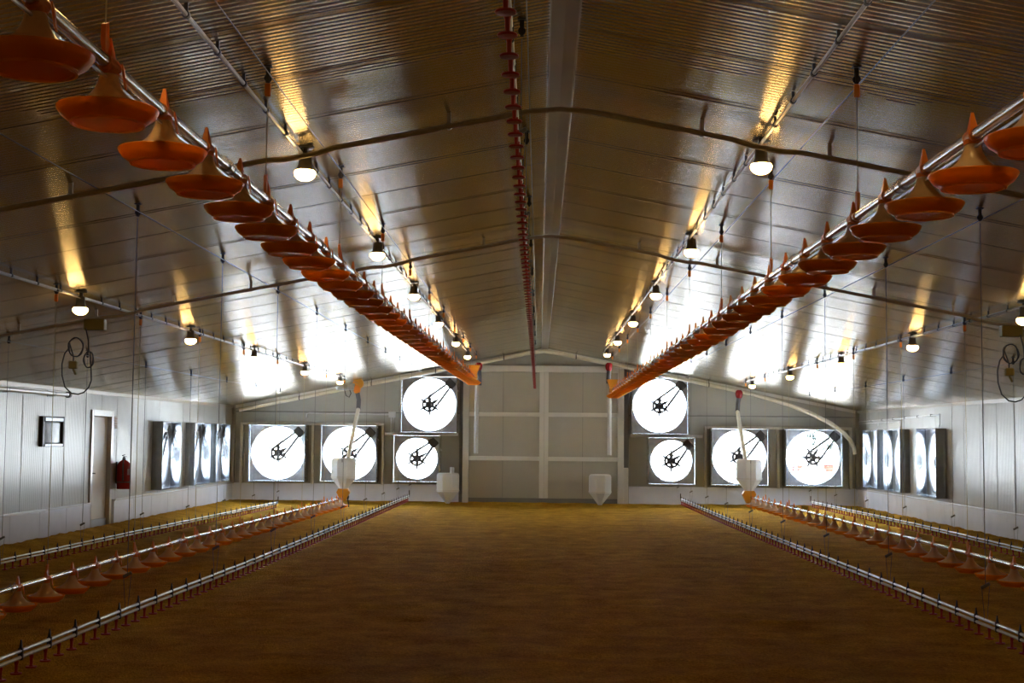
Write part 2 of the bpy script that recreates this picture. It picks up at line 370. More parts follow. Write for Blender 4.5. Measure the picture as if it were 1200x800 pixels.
# ------------------------------------------------------------------ exhaust fans
def make_fan(S, R, depth, rc, label):
    t = thing('exhaust_fan', label, 'fan', group='exhaust fans in the barn walls')
    h = S/2; w = .018
    mb = MB()
    mb.box(-h, -h+w, 0, depth, -h, h); mb.box(h-w, h, 0, depth, -h, h); mb.box(-h+w, h-w, 0, depth, -h, -h+w); mb.box(-h+w, h-w, 0, depth, h-w, h)
    for sx in (-1, 1):          # bolts down the outer sides
        for k in range(7):
            z = -h + .1 + k*(S-.2)/6
            mb.lathe([(.0001, -.004), (.012, -.003), (.012, .004)], (sx*(h+.002), .06, z), 6, 'x')
    mb.build('housing', M['boxsheet'], t, ang=30)
    # square panel with a round bell-mouth opening
    mb = MB(); n = 64; q = h-w-.001; vs = []
    prof = [(R+.05, 0), (R+.022, .008), (R+.006, .028), (R, .06), (R, .15)]
    for j in range(n):
        a = 2*PI*(j+.5)/n; c, s = math.cos(a), math.sin(a); k = q/max(abs(c), abs(s))
        vs.append((c*k, rc, s*k))
        for r, y in prof: vs.append((c*min(r, k*.999), rc+y, s*min(r, k*.999)))
    m = len(prof)+1
    for j in range(n):
        for i in range(m-1): mb.f.append((j*m+i, ((j+1) % n)*m+i, ((j+1) % n)*m+i+1, j*m+i+1))
    mb.v = vs
    for cx in (-1, 1):          # corners
        for cz in (-1, 1): mb.add([(cx*q, rc+.0005, cz*q), (cx*q*.9, rc+.0005, cz*q), (cx*q, rc+.0005, cz*q*.9)], [(0,1,2)])
    mb.build('orifice_panel', M['panel'], t, ang=40)
    yb = rc + .13
    mb = MB(); mb.lathe([(.0001,-.07),(.05,-.07),(.055,-.045),(.085,-.045),(.095,-.03),(.095,.01),(.08,.02),(.0001,.02)], (0,yb,0), 24, 'y')
    for k in range(6):
        a = PI/6 + k*PI/3; m4 = Matrix.Rotation(-a, 4, 'Y')
        mb.add([m4 @ Vector(v) for v in [(.08,yb-.03,-.045),(.275,yb-.02,-.012),(.275,yb-.02,.012),(.08,yb-.03,.045),(.08,yb-.01,-.045),(.275,yb-.012,-.012),(.275,yb-.012,.012),(.08,yb-.01,.045)]],
               [(0,1,2,3),(4,7,6,5),(0,4,5,1),(3,2,6,7),(1,5,6,2),(0,3,7,4)])
    hub = mb.build('hub', M['darkmetal'], t, ang=40)
    mb = MB()                   # spoked drive pulley in front of the hub
    mb.lathe([(.150,-.016),(.165,-.010),(.158,0),(.165,.010),(.150,.016),(.135,.012),(.135,-.012)], (0,yb-.085,0), 28, 'y', close=True)
    for k in range(5):
        a = k*2*PI/5; mb.tube([(.03*math.cos(a), yb-.085, .03*math.sin(a)), (.14*math.cos(a), yb-.085, .14*math.sin(a))], .012, 6)
    mb.lathe([(.0001,-.03),(.04,-.03),(.04,.03),(.0001,.03)], (0,yb-.085,0), 12, 'y')
    mb.build('drive_pulley', M['darkmetal'], t)
    bl = None
    for k in range(6):
        a = PI/6 + k*PI/3
        if bl is None:
            mb = MB(); vs = []; nr, nc = 8, 6
            for i in range(nr+1):
                u = i/nr; r = .15 + (R-.175)*u; half = .05 + (.10*R/.665)*math.sin(min(1, u*1.25)*PI/2)
                tw = math.radians(34 - 16*u)
                for j in range(nc+1):
                    v = -1 + 2*j/nc; z = half*v; cam = .03*(1-v*v)
                    vs.append((r*math.cos(z*math.cos(tw)/r), z*math.sin(tw)*.8 + cam, r*math.sin(z*math.cos(tw)/r)))
            mb.add(vs, [(i*(nc+1)+j, i*(nc+1)+j+1, (i+1)*(nc+1)+j+1, (i+1)*(nc+1)+j) for i in range(nr) for j in range(nc)])
            bl = mb.build('blade', M['blade'], t, ang=180); bl.location = (0, yb, 0); b = bl
        else:
            b = bl.copy(); COL.objects.link(b); b.parent = t
        b.rotation_euler = (0, -a, 0)
    # motor in the upper right corner and the belt to the hub
    mx = mz = R*.80
    mm = Matrix.Translation((mx, rc, mz)) @ Matrix.Rotation(PI/4, 4, 'Y')
    mb = MB(); mb.bbox(-.12, .12, -.03, .13, -.10, .10, b=.02, m=mm)
    mb.lathe([(.0001,-.09),(.045,-.09),(.05,-.08),(.043,-.07),(.05,-.06),(.045,-.05),(.02,-.045),(.02,0)], (mx, rc+.06, mz), 14, 'y')
    for k in range(-3, 4): mb.box(-.103, .103, -.02+.0, .12, k*.022-.003, k*.022+.003, m=mm)
    mb.build('motor', M['darkmetal'], t, ang=35)
    mb = MB(); mb.box(-.012, .012, -.02, .02, -.26, .12, m=Matrix.Translation((mx+.04, rc+.05, mz-.02)) @ Matrix.Rotation(-PI/4, 4, 'Y')); mb.box(-.012, .012, -.02, .02, -.20, .20, m=Matrix.Translation((mx+.06, rc+.05, mz+.06)) @ Matrix.Rotation(PI/4, 4, 'Y'))
    mb.build('motor_bracket', M['galv'], t, smooth=False)
    d = Vector((1, 0, 1)).normalized(); pp = Vector((-d.z, 0, d.x)); y = rc + .045
    pts = []
    c0 = Vector((0, y, 0)); c1 = Vector((mx, y, mz))
    for i in range(13):
        a = PI/2 + PI*i/12; pts.append(c0 + (d*math.cos(a) + pp*math.sin(a))*.165)
    for i in range(9):
        a = -PI/2 + PI*i/8; pts.append(c1 + (d*math.cos(a) + pp*math.sin(a))*.048)
    pts.append(pts[0]); mb = MB(); mb.tube(pts, .029, 8, cap=False); mb.build('drive_belt', M['black'], t)
    mb = MB(); mb.box(-h+w, h-w, rc+.155, rc+.175, -.012, .012); mb.box(-.012, .012, rc+.176, rc+.19, -h+w, h-w); mb.build('strut', M['galv'], t, smooth=False)
    mb = MB(); yg = depth-.006; WG = .006 if rc > .15 else .003
    for k in range(-9, 10): mb.tube([(-h+w, yg, k*h/10), (h-w, yg, k*h/10)], WG, 5)
    for k in (-1, 0, 1): mb.tube([(k*h/2, yg+.004, -h+w), (k*h/2, yg+.004, h-w)], .003, 5)
    mb.build('wire_guard', M['galv'], t)
    return t
SIDE_Y = .22
LBL_L = ['box exhaust fan in the left wall, first beyond the fire extinguisher', 'box exhaust fan in the left wall, second beyond the fire extinguisher', 'box exhaust fan in the left wall, next to the far corner']
LBL_R = ['box exhaust fan in the right wall, nearest to the camera, under the conduit end', 'box exhaust fan in the right wall, middle one of the three', 'box exhaust fan in the right wall, next to the far corner']
side = make_fan(S_SIDE, .60, .38, .20, LBL_L[0]); side.location = (XL+SIDE_Y, FAN_L[0], FZ); side.rotation_euler = (0, 0, PI/2)
for y, l in zip(FAN_L[1:], LBL_L[1:]): dup(side, (XL+SIDE_Y, y, FZ), PI/2, l)
for y, l in zip(FAN_R, LBL_R): dup(side, (XR-SIDE_Y, y, FZ), -PI/2, l)
LBL_B = ['large exhaust fan low in the far wall, nearest the left corner', 'large exhaust fan low in the far wall behind the hanging left hopper', 'large exhaust fan low in the far wall behind the hanging right hopper',
         'large exhaust fan in the far wall showing red crates outside, nearest right corner', 'large exhaust fan high on the far wall, left of the double door', 'large exhaust fan high on the far wall, right of the double door']
PE = .50
bigf = make_fan(S_BIG, .655, PE+.12, .07, LBL_B[0]); 
bigf.location = (END_BIG[0][0], YF-PE, END_BIG[0][1])
for (x, z), l in zip(END_BIG[1:], LBL_B[1:]):
    f_ = dup(bigf, (x, YF-PE, z), 0, l)
    if 'red crates' in l:       # this rotor came to rest a little further round
        for ch in f_.children:
            if ch.name.startswith(('blade', 'hub')): ch.rotation_euler.y += PI/6
smf = make_fan(S_SMALL, .505, PE+.12, .07, 'small exhaust fan under the shelf, left of the double door'); smf.location = (END_SMALL[0][0], YF-PE, END_SMALL[0][1])
dup(smf, (END_SMALL[1][0], YF-PE, END_SMALL[1][1]), 0, 'small exhaust fan under the shelf, right of the double door')

# ------------------------------------------------------------------ ceiling lamps and their conduits
def make_lamp(label):
    t = thing('ceiling_lamp', label, 'lamp', group='ceiling lamps in four rows')
    mb = MB(); mb.lathe([(.0001,.172),(.055,.172),(.060,.165),(.060,.155),(.014,.150),(.014,.105),(.0001,.105)], n=20); mb.build('mount', M['darkmetal'], t)
    mb = MB(); mb.lathe([(.0001,.112),(.036,.112),(.043,.104),(.046,.035),(.056,.014),(.058,.0),(.0001,.0)], n=20); mb.build('housing', M['darkmetal'], t)
    mb = MB(); mb.lathe([(.050,.004),(.066,.000),(.073,-.014),(.069,-.034),(.052,-.054),(.028,-.066),(.0001,-.070)], n=24); mb.build('globe', M['globe'], t, ang=180)
    return t
lamp0 = None
ROWS = [('inner left', -1.585, [.9, 4.95, 9.02, 13.13, 17.0, 21.15, 25.6, 29.8]), ('inner right', 1.47, [.9, 4.95, 9.06, 13.26, 17.35, 21.6, 25.9, 29.8]),
        ('outer left', -4.46, [.9, 4.95, 9.0, 13.1, 17.3, 21.2, 25.8, 30.4]), ('outer right', 4.73, [1.2, 5.2, 9.3, 13.4, 17.4, 21.5, 25.9, 30.5])]
for rn, X, ys in ROWS:
    for i, y in enumerate(ys):
        lab = 'lit warm ceiling lamp, %s from the far end of the %s row' % (nth(len(ys)-i), rn)
        if lamp0 is None: lamp0 = make_lamp(lab); lamp0.location = (X, y, zr(X)-.17)
        else: dup(lamp0, (X, y, zr(X)-.17), 0, lab)
    t = thing('lamp_conduit', 'thin metal conduit along the ceiling carrying the %s lamp row' % rn, 'conduit', (X-.02, 0, zr(X)), group='conduits along the lamp rows')
    mb = MB(); mb.tube([(0, YN+.1, -.055), (0, 31.5, -.055)], .011, 8); mb.build('pipe', M['tubedull'], t)
    cl = None; y = 4.2
    while y < 31.3:
        if cl is None:
            mb = MB(); mb.box(-.008, .008, -.008, .008, -.045, -.001); mb.lathe([(.0115,-.012),(.018,-.012),(.018,.012),(.0115,.012)], (0,0,-.055), 10, 'y', close=True); cl = mb.build('clip', M['darkmetal'], t, loc=(0, y, 0))
        else: put(cl, 'clip', t, (0, y, 0))
        y += .6

# transverse conduits slung under the ceiling
def cross(Y, name, lab, bends, boxx):
    t = thing(name, lab, 'conduit', (XC, Y, ZRIDGE), group='pipes slung across the ceiling')
    pts = []
    xs = [XL+.05] + [x for b in bends for x in (b-.22, b-.1, b+.1, b+.22)] + [XC-.5, XC-.2, XC, XC+.2, XC+.5, XR-.05]
    for x in sorted(xs):
        d = .09
        for b in bends:
            if abs(x-b) < .12: d = .108
        z = zr(x) - d
        if abs(x-XC) < .19: z = zr(XC+.2) - d + .015
        pts.append((x-XC, 0, z-ZRIDGE))
    mb = MB(); mb.tube(pts, .018, 8); mb.build('pipe', M['conduit'], t)
    hg = MB(); hg.box(-.012, .012, -.012, .012, -.075, .003); hg.lathe([(.019,-.012),(.024,-.012),(.024,.012),(.019,.012)], (0,0,-.09), 10, 'y', close=True)
    first = None; x = XL + .55
    while x < XR:
        if abs(x-XC) > .3 and min(abs(x-b) for b in bends) > .25:
            p = (x-XC, 0, zr(x)-ZRIDGE)
            if first is None: first = hg.build('hanger', M['conduit'], t, loc=p)
            else: put(first, 'hanger', t, p)
        x += .83
    for bx in boxx:
        mb = MB(); mb.bbox(-.11, .11, -.05, .05, -.06, .06, b=.008); mb.build('junction_box', M['olive'], t, ang=30, loc=(bx-XC, 0, zr(bx)-.16-ZRIDGE))
    return t
cross(8.85, 'ceiling_pipe', 'thin pipe slung across the ceiling, the one nearer the camera', [-1.585, 1.47, -4.46, 4.73], [])
cross(14.5, 'ceiling_pipe', 'thin pipe slung across the ceiling with two junction boxes, farther of two', [-1.585, 1.47, -4.46, 4.73], [-4.77, 4.98])

# cable loops with plugs hanging from the junction boxes
def cable(name, lab, X, s):
    t = thing(name, lab, 'cable', (X, 14.2, zr(X)-.22), group='power cables hanging from the ceiling pipe')
    def loop(cx, cz, rx, rz, turns, ph=0, n=18):
        return [(s*(cx + (rx*(1-.08*i/n))*math.sin(2*PI*i/n*1+ph)), .012*math.sin(i*1.3), cz + rz*math.cos(2*PI*i/n*1+ph)) for i in range(int(n*turns)+1)]
    big = [(0,0,0), (s*.03,0,-.12), (s*.04,0,-.25)] + loop(.04, -.33, .055, .085, 2.1) + [(s*.07,0,-.45),(s*.075,0,-.55),(s*.05,0,-.62),(0,0,-.675),(s*-.06,0,-.695),(s*-.13,0,-.685),(s*-.20,0,-.62),(s*-.235,0,-.50),(s*-.24,0,-.38),(s*-.215,0,-.27),(s*-.17,0,-.21)] + loop(-.10, -.20, .085, .10, 2.0, -1.2) + [(s*-.12,0,-.30),(s*-.12,0,-.345)]
    mb = MB(); mb.tube(big, .007, 6); mb.build('flex', M['black'], t)
    mb = MB(); mb.bbox(-.045, .045, -.03, .03, -.43, -.345, b=.01); mb.tube([(0,0,-.43),(.03,0,-.49)], .012, 6); mb.build('plug', M['olive'], t, ang=30).location.x = s*-.12
    return t
cable('power_cable', 'black power cable hanging in loops with plug, high by the left wall', -4.77, 1)
cable('power_cable', 'black power cable hanging in loops with plug, high by the right wall', 4.97, 1)

# ------------------------------------------------------------------ feeder and drinker lines
def lin(tab, y):
    if y <= tab[0][0]: (a, b) = tab[0], tab[1]
    elif y >= tab[-1][0]: (a, b) = tab[-2], tab[-1]
    else:
        for a, b in zip(tab[:-1], tab[1:]):
            if a[0] <= y <= b[0]: break
    if y < tab[0][0]: return a[1]
    return a[1] + (b[1]-a[1])*(y-a[0])/(b[0]-a[0])
PUL = [4.45 + 2.68*k for k in range(11)]    # pulleys along every row

# feeder pan prototype parts, origin on the pipe axis
def make_pan(label):
    t = thing('feeder_pan', label, 'feeder pan', group='orange feeder pans on the four feeder pipes')
    mb = MB(); n = 28
    mb.lathe([(.0001,-.196),(.110,-.196),(.118,-.192),(.148,-.172),(.160,-.152),(.166,-.146),(.169,-.150),(.166,-.158),(.153,-.178),(.124,-.198),(.122,-.206),(.114,-.207),(.110,-.200),(.0001,-.200)], n=n)
    for k in range(14):
        a = 2*PI*k/14; mb.box(.116, .136, -.0015, .0015, -.179, -.166, m=Matrix.Rotation(a, 4, 'Z'))
    mb.build('dish', M['orange'], t, ang=30)
    mb = MB(); mb.lathe([(.028,-.018),(.031,-.035),(.036,-.058),(.046,-.082),(.062,-.104),(.086,-.124),(.116,-.139),(.146,-.149),(.147,-.153),(.114,-.144),(.083,-.129),(.058,-.108),(.042,-.085),(.032,-.060),(.027,-.036),(.024,-.018)], n=n)
    mb.build('shroud', M['cone'], t)
    mb = MB(); mb.lathe([(.0225,-.045),(.028,-.045),(.028,.045),(.0225,.045)], (0,0,0), 14, 'y', close=True)
    mb.add([(-.016,-.022,.024),(.016,-.022,.024),(.016,.022,.024),(-.016,.022,.024),(-.005,-.004,.092),(.005,-.004,.092),(.005,.004,.092),(-.005,.004,.092)], [(0,1,5,4),(1,2,6,5),(2,3,7,6),(3,0,4,7),(4,5,6,7),(3,2,1,0)])
    mb.lathe([(.024,-.016),(.034,-.016),(.034,-.034),(.031,-.034)], n=14)
    mb.add([(.030,.03,.012),(.036,.03,.012),(.036,.052,.0),(.030,.052,.0),(.038,.04,-.062),(.044,.04,-.062),(.044,.060,-.070),(.038,.060,-.070)], [(0,1,5,4),(1,2,6,5),(2,3,7,6),(3,0,4,7),(4,5,6,7),(3,2,1,0)])
    mb.build('clip', M['clip'], t)
    return t
pan0 = None
def feeder(lab, panlab, X, tab, ystart, first, sp, yend, low):
    global pan0
    t = thing('feeder_pipe', lab, 'feeder pipe', (X, 0, 0), group='feeder pipes along the barn')
    ys = sorted(set([ystart] + [y for y, _ in tab if ystart < y < yend] + [yend]))
    mb = MB(); mb.tube([(0, y, lin(tab, y)) for y in ys], .0225, 12); mb.build('pipe', M['tube'], t)
    if not low:
        mb = MB(); mb.tube([(.0, y, lin(tab, y)-.048) for y in ys], .006, 6); mb.build('rod', M['alu'], t)
    y = 6.27
    while y < ystart: y += 2.7
    cp = None
    while y < yend:
        p = (0, y, lin(tab, y))
        if cp is None:
            mb = MB(); mb.lathe([(.0225,-.06),(.027,-.06),(.027,.06),(.0225,.06)], (0,0,0), 12, 'y', close=True)
            for q in (-.045, .045): mb.lathe([(.027,-.010),(.031,-.010),(.031,.010),(.027,.010)], (0,q,0), 12, 'y', close=True)
            mb.box(-.006, .006, -.052, -.038, .028, .042); mb.box(-.006, .006, .038, .052, .028, .042)
            cp = mb.build('coupling', M['tube'], t, loc=p)
        else: put(cp, 'coupling', t, p)
        y += 2.7
    hg = None
    for y in PUL:
        if ystart < y < yend:
            p = (0, y, lin(tab, y))
            if hg is None:
                mb = MB(); mb.add([(-.006,-.012,.03),(.006,-.012,.03),(.006,.012,.03),(-.006,.012,.03),(-.008,-.024,.06),(.008,-.024,.06),(.008,.024,.06),(-.008,.024,.06),(-.008,-.022,.12),(.008,-.022,.12),(.008,.012,.135),(-.008,.012,.135)],
                                  [(3,2,1,0),(0,1,5,4),(1,2,6,5),(2,3,7,6),(3,0,4,7),(4,5,9,8),(5,6,10,9),(6,7,11,10),(7,4,8,11),(8,9,10,11)])
                mb.lathe([(.0225,-.012),(.027,-.012),(.027,.012),(.0225,.012)], (0,0,0), 12, 'y', close=True)
                hg = mb.build('hanger', M['clip'], t, loc=p)
            else: put(hg, 'hanger', t, p)
    # end unit: yellow boot
    z = lin(tab, yend)
    if not low: mb = MB(); mb.bbox(-.07, .07, -.10, .10, -.06, .05, b=.012, m=Matrix.Translation((0, yend+.05, z)))
    if not low: mb.add([Vector((x, yend+.05+y, z+h_)) for x, y, h_ in ((-.06,-.08,.05),(.06,-.08,.05),(.06,.08,.05),(-.06,.08,.05),(-.13,-.12,.24),(.13,-.12,.24),(.13,.12,.24),(-.13,.12,.24))], [(0,1,5,4),(1,2,6,5),(2,3,7,6),(3,0,4,7),(4,5,6,7),(3,2,1,0)])
    if not low: mb.build('end_boot', M['yellow'], t, ang=30)
    i = 1; y = first
    while y < yend-.1:
        lab = 'orange feeder pan with pale shroud on the %s pipe, %s from the camera' % (panlab, nth(i))
        p = (X, y, lin(tab, y))
        if pan0 is None: pan0 = make_pan(lab); pan0.location = p
        else: dup(pan0, p, random.uniform(-.06, .06) + (0 if random.random() < .5 else 0), lab)
        i += 1; y += sp
    return t
T_RL = [(5.1,2.95),(7.4,2.961),(12.7,2.985),(30.1,3.067)]; T_RR = [(5.1,2.885),(9.9,2.887),(15,2.86),(31.8,2.816)]
T_FL = [(11.4,.39),(17.5,.385),(31.1,.30)]; T_FR = [(13.4,.50),(18.2,.489),(23.1,.47),(30.3,.444)]
feeder('raised steel feeder pipe hung with orange pans left of the ridge', 'raised left', -1.46, T_RL, YN+.5, 3.83, .671, 30.3, False)
feeder('raised steel feeder pipe hung with orange pans right of the ridge', 'raised right', 1.66, T_RR, YN+.5, 4.56, .667, 31.2, False)
feeder('low steel feeder pipe with orange pans on the left side of floor', 'low left', -4.48, T_FL, YN+.5, 11.1, .687, 31.3, True)
feeder('low steel feeder pipe with orange pans on the right side of floor', 'low right', 4.70, T_FR, YN+.5, 13.02, .688, 30.5, True)

T_N1 = [(7.5,.476),(9.85,.467),(14.3,.432),(30.8,.383)]; T_N2 = [(15,.306),(19.9,.282),(28.8,.218),(31.2,.198)]
T_N3 = [(9,.461),(13.9,.442),(23.3,.40),(30.4,.385)]; T_N4 = [(17.6,.366),(22.2,.373),(30.9,.339)]; T_NC = [(3.5,3.085),(17,3.085),(23,3.04),(31,2.94)]
dr_proto = {}
def drinker_line(lab, X, tab, yfirst, yend, white, sp=.228):
    t = thing('drinker_line', lab, 'drinker line', (X, 0, 0), group='drinker lines along the barn')
    ys = sorted(set([YN+.5] + [y for y, _ in tab if YN+.5 < y < yend] + [yend]))
    mb = MB(); mb.tube([(0, y, lin(tab, y)) for y in ys], .011, 10); mb.build('support_tube', M['alu'], t)
    mb = MB(); mb.tube([(0, y, lin(tab, y)-.036) for y in ys], .011, 10); mb.build('water_pipe', M['greypipe'] if white else M['pvc'], t)
    n = 0; y = yfirst; rest = MB()
    prof = [(.0001,-.045),(.012,-.045),(.012,-.060),(.009,-.068),(.0085,-.106),(.014,-.113),(.031,-.112),(.033,-.116),(.031,-.121),(.0001,-.123)]
    while y < yend-.03:
        p = (0, y, lin(tab, y))
        if n < 100:
            if 'd' not in dr_proto: dr_proto['d'] = MB().lathe(prof, n=12).build('drinker', M['red'], t, loc=p)
            else: put(dr_proto['d'], 'drinker', t, p)
        else: rest.lathe(prof, p, 10)
        n += 1; y += sp
    if rest.v: tag(rest.build('drinkers', M['red'], t), None, None, None, 'stuff')
    y = yfirst; c = 0
    while y < yend-.1:
        p = (0, y+.06, lin(tab, y))
        if 'c' not in dr_proto:
            mb = MB(); mb.bbox(-.014, .014, -.010, .010, -.052, .016, b=.003); mb.add([(-.008,-.008,.016),(.008,-.008,.016),(.008,.008,.016),(-.008,.008,.016),(-.003,-.004,.062),(.003,-.004,.062),(.003,.004,.062),(-.003,.004,.062)], [(0,1,5,4),(1,2,6,5),(2,3,7,6),(3,0,4,7),(4,5,6,7)])
            dr_proto['c'] = mb.build('clip', M['black'], t, ang=30, loc=p)
        else: put(dr_proto['c'], 'clip', t, p)
        y += 2*sp
    mb = MB(); z = lin(tab, yend)
    mb.tube([(0,yend,z-.036),(0,yend+.05,z-.036),(0,yend+.09,z+.0),(0,yend+.09,z+.12)], .012, 8); mb.build('end_riser', M['black'], t)
    return t
drinker_line('low drinker line of red nipples on the sawdust, left of the open floor', -2.94, T_N1, 7.3, 31.0, False)
drinker_line('low drinker line of red nipples along the foot of left wall', -5.96, T_N2, 14.6, 31.2, False)
drinker_line('low drinker line of red nipples on the sawdust, right of the open floor', 3.16, T_N3, 8.6, 30.6, False)
drinker_line('low drinker line of red nipples along the foot of right wall', 6.15, T_N4, 16.6, 31.1, False)
drinker_line('raised drinker line of dark red cups hung beneath the ridge', -.11, T_NC, 3.5, 31.0, True, .234)

# hoisting cables: a long cable under the ceiling, pulleys and drop cords
pl = {}
def hoist(lab, X, tab, kind, lo):
    t = thing('hoist_cable', lab, 'hoist cable', (X, 0, zr(X)), group='hoist cables under the ceiling')
    mb = MB(); mb.tube([(.03, YN+.3, -.075), (.03, 33.5, -.075)], .0035, 6); mb.build('cable', M['wire'], t)
    for y in PUL:
        if y < lo: continue
        key = 'o' if kind == 'feed' else 'b'
        if key not in pl:
            mb = MB(); mb.box(-.012, .012, -.003, .003, -.05, -.001); mb.box(-.022, .022, -.022, .022, -.008, -.001); mb.lathe([(.0001,-.008),(.020,-.008),(.015,0),(.020,.008),(.0001,.008)], (0,0,-.068), 14, 'y')
            mb.box(-.009, .009, -.013, -.009, -.095, -.035); mb.box(-.009, .009, .009, .013, -.095, -.035)
            pl[key] = mb.build('pulley', M['black'], t, ang=35, loc=(0, y, 0))
            if kind == 'feed':
                mb = MB(); mb.bbox(-.016, .016, -.010, .010, -.165, -.095, b=.005); mb.build('tag', M['clip'], pl[key], ang=30)
        else:
            c = put(pl[key], 'pulley', t, (0, y, 0))
            for g in pl[key].children:
                d = g.copy(); COL.objects.link(d); d.parent = c
        zb = lin(tab, y) - zr(X)
        mb = MB()
        if kind == 'feed':
            mb.tube([(0, y, -.11), (0, y, zb+.12)], .003, 5)
        else:
            top = zb + .24
            mb.tube([(0, y, -.11), (0, y, top)], .003, 5)
            mb.bbox(-.035, .035, y-.006, y+.006, top-.012, top+.012, b=.004, m=Matrix.Translation((0, y, top)) @ Matrix.Rotation(-.5, 4, 'Y') @ Matrix.Translation((0, -y, -top)))
            mb.tube([(-.028, y, top), (-.010, y, zb+.01)], .0018, 5); mb.tube([(.028, y, top), (.010, y, zb+.01)], .0018, 5)
        mb.build('drop_cord', M['cord'] if kind == 'feed' else M['wire'], t)
hoist('hoist cable with pulleys holding the raised left feeder pipe', -1.46, T_RL, 'feed', 0)
hoist('hoist cable with pulleys holding the raised right feeder pipe', 1.66, T_RR, 'feed', 0)
hoist('hoist cable with pulleys holding the low left feeder pipe', -4.48, T_FL, 'feed', 9)
hoist('hoist cable with pulleys holding the low right feeder pipe', 4.70, T_FR, 'feed', 9)
hoist('hoist cable with pulleys holding the drinker line left of open floor', -2.94, T_N1, 'nip', 6)
hoist('hoist cable with pulleys holding the drinker line right of open floor', 3.16, T_N3, 'nip', 6)
hoist('hoist cable with pulleys holding the drinker line along left wall', -5.96, T_N2, 'nip', 12)
hoist('hoist cable with pulleys holding the drinker line along right wall', 6.15, T_N4, 'nip', 12)
hoist('hoist cable with pulleys holding the raised drinker line under ridge', -.11, T_NC, 'nip', 0)

# ------------------------------------------------------------------ feed supply at the far end
t = thing('supply_pipe', 'cream feed supply pipe following the roof along the far wall', 'pipe', (XC, 34.0, 3.87))
pts = [(-7.50,2.34),(-5.0,2.86),(-3.4,3.19),(-2.1,3.45),(-.7,3.73),(-.15,3.84),(XC,3.865),(.4,3.83),(1.4,3.635),(3.4,3.23),(5.3,2.84),(6.2,2.58),(6.8,2.34),(7.2,2.14),(7.5,1.93),(7.68,1.73),(7.77,1.55),(7.80,1.38)]
mb = MB(); mb.tube([(x-XC, 0, z-3.87) for x, z in pts], .050, 14); mb.build('pipe', M['cream'], t)
hg = None
for x in (-6, -4.2, -2.6, -.9, .9, 2.6, 4.2):
    z = lin([(p[0], p[1]) for p in pts], x)
    mb = MB(); mb.tube([(0,0,.0), (0,0,zr(x)-z)], .007, 6); mb.lathe([(.051,-.012),(.056,-.012),(.056,.012),(.051,.012)], (0,0,0), 14, 'x', close=True); mb.build('hanger', M['darkmetal'], t, loc=(x-XC, 0, z-3.87))

def hopper(lab, loc, tube_pts, hose_pts, top_col, stub, boot):
    t = thing('feed_hopper', lab, 'hopper', loc, group='white feed hoppers at the far end')
    mb = MB(); n = 8; R = .285
    prof = [(.0001,.0),(.055,.0),(.065,.02),(R*1.02,.30),(R*1.03,.33),(R*1.03,.70),(R*.97,.745),(R*.80,.76),(.0001,.762)]
    b = MB().lathe(prof, n=8)
    rot = Matrix.Rotation(PI/8, 4, 'Z'); mb.add([rot @ Vector(v) for v in b.v], b.f); mb.build('body', M['hopper'], t, ang=30)
    mb = MB(); rr = R*1.045
    mb.lathe([(rr*.97,.318),(rr*1.03,.318),(rr*1.03,.338),(rr*.97,.338)], n=8, close=True); mb.v = [tuple(rot @ Vector(v)) for v in mb.v]; mb.build('rim_band', M['white'], t, ang=30)
    if stub:
        mb = MB(); mb.lathe([(.0001,.90),(.05,.90),(.055,.89),(.055,.75)], (.10,0,0), 14); mb.build('inlet_stub', M['hopper'], t)
    if boot:
        mb = MB(); mb.add([(-.06,-.06,-.22),(.06,-.06,-.22),(.06,.06,-.22),(-.06,.06,-.22),(-.15,-.10,-.02),(.15,-.10,-.02),(.15,.10,-.02),(-.15,.10,-.02),(-.11,-.09,.06),(.11,-.09,.06),(.11,.09,.06),(-.11,.09,.06)],
                          [(3,2,1,0),(0,1,5,4),(1,2,6,5),(2,3,7,6),(3,0,4,7),(4,5,9,8),(5,6,10,9),(6,7,11,10),(7,4,8,11),(8,9,10,11)]); mb.build('feed_boot', M['yellow'], t, ang=30)
        mb = MB(); mb.bbox(.06, .13, -.04, .04, -.17, -.10, b=.01); mb.tube([(.10,0,-.14),(.13,0,-.36)], .014, 8); mb.tube([(0,-.29,.74),(0,-.02,-.05)], .008, 6); mb.build('switch_bracket', M['darkmetal'], t, ang=30)
    return t
HY = 33.3
hopper('white plastic feed hopper hanging at the end of low left feeder', (-4.49, 31.45, .45), None, None, 'o', False, True)
hopper('white plastic feed hopper hanging at the end of low right feeder', (4.69, 30.75, .52), None, None, 'r', False, True)
hopper('white plastic feed hopper with stub pipe resting left of double door', (-2.27, 34.18, .06), None, None, '', True, False)
hopper('white plastic feed hopper resting before the right leaf of double door', (1.52, 34.18, .06), None, None, '', False, False)

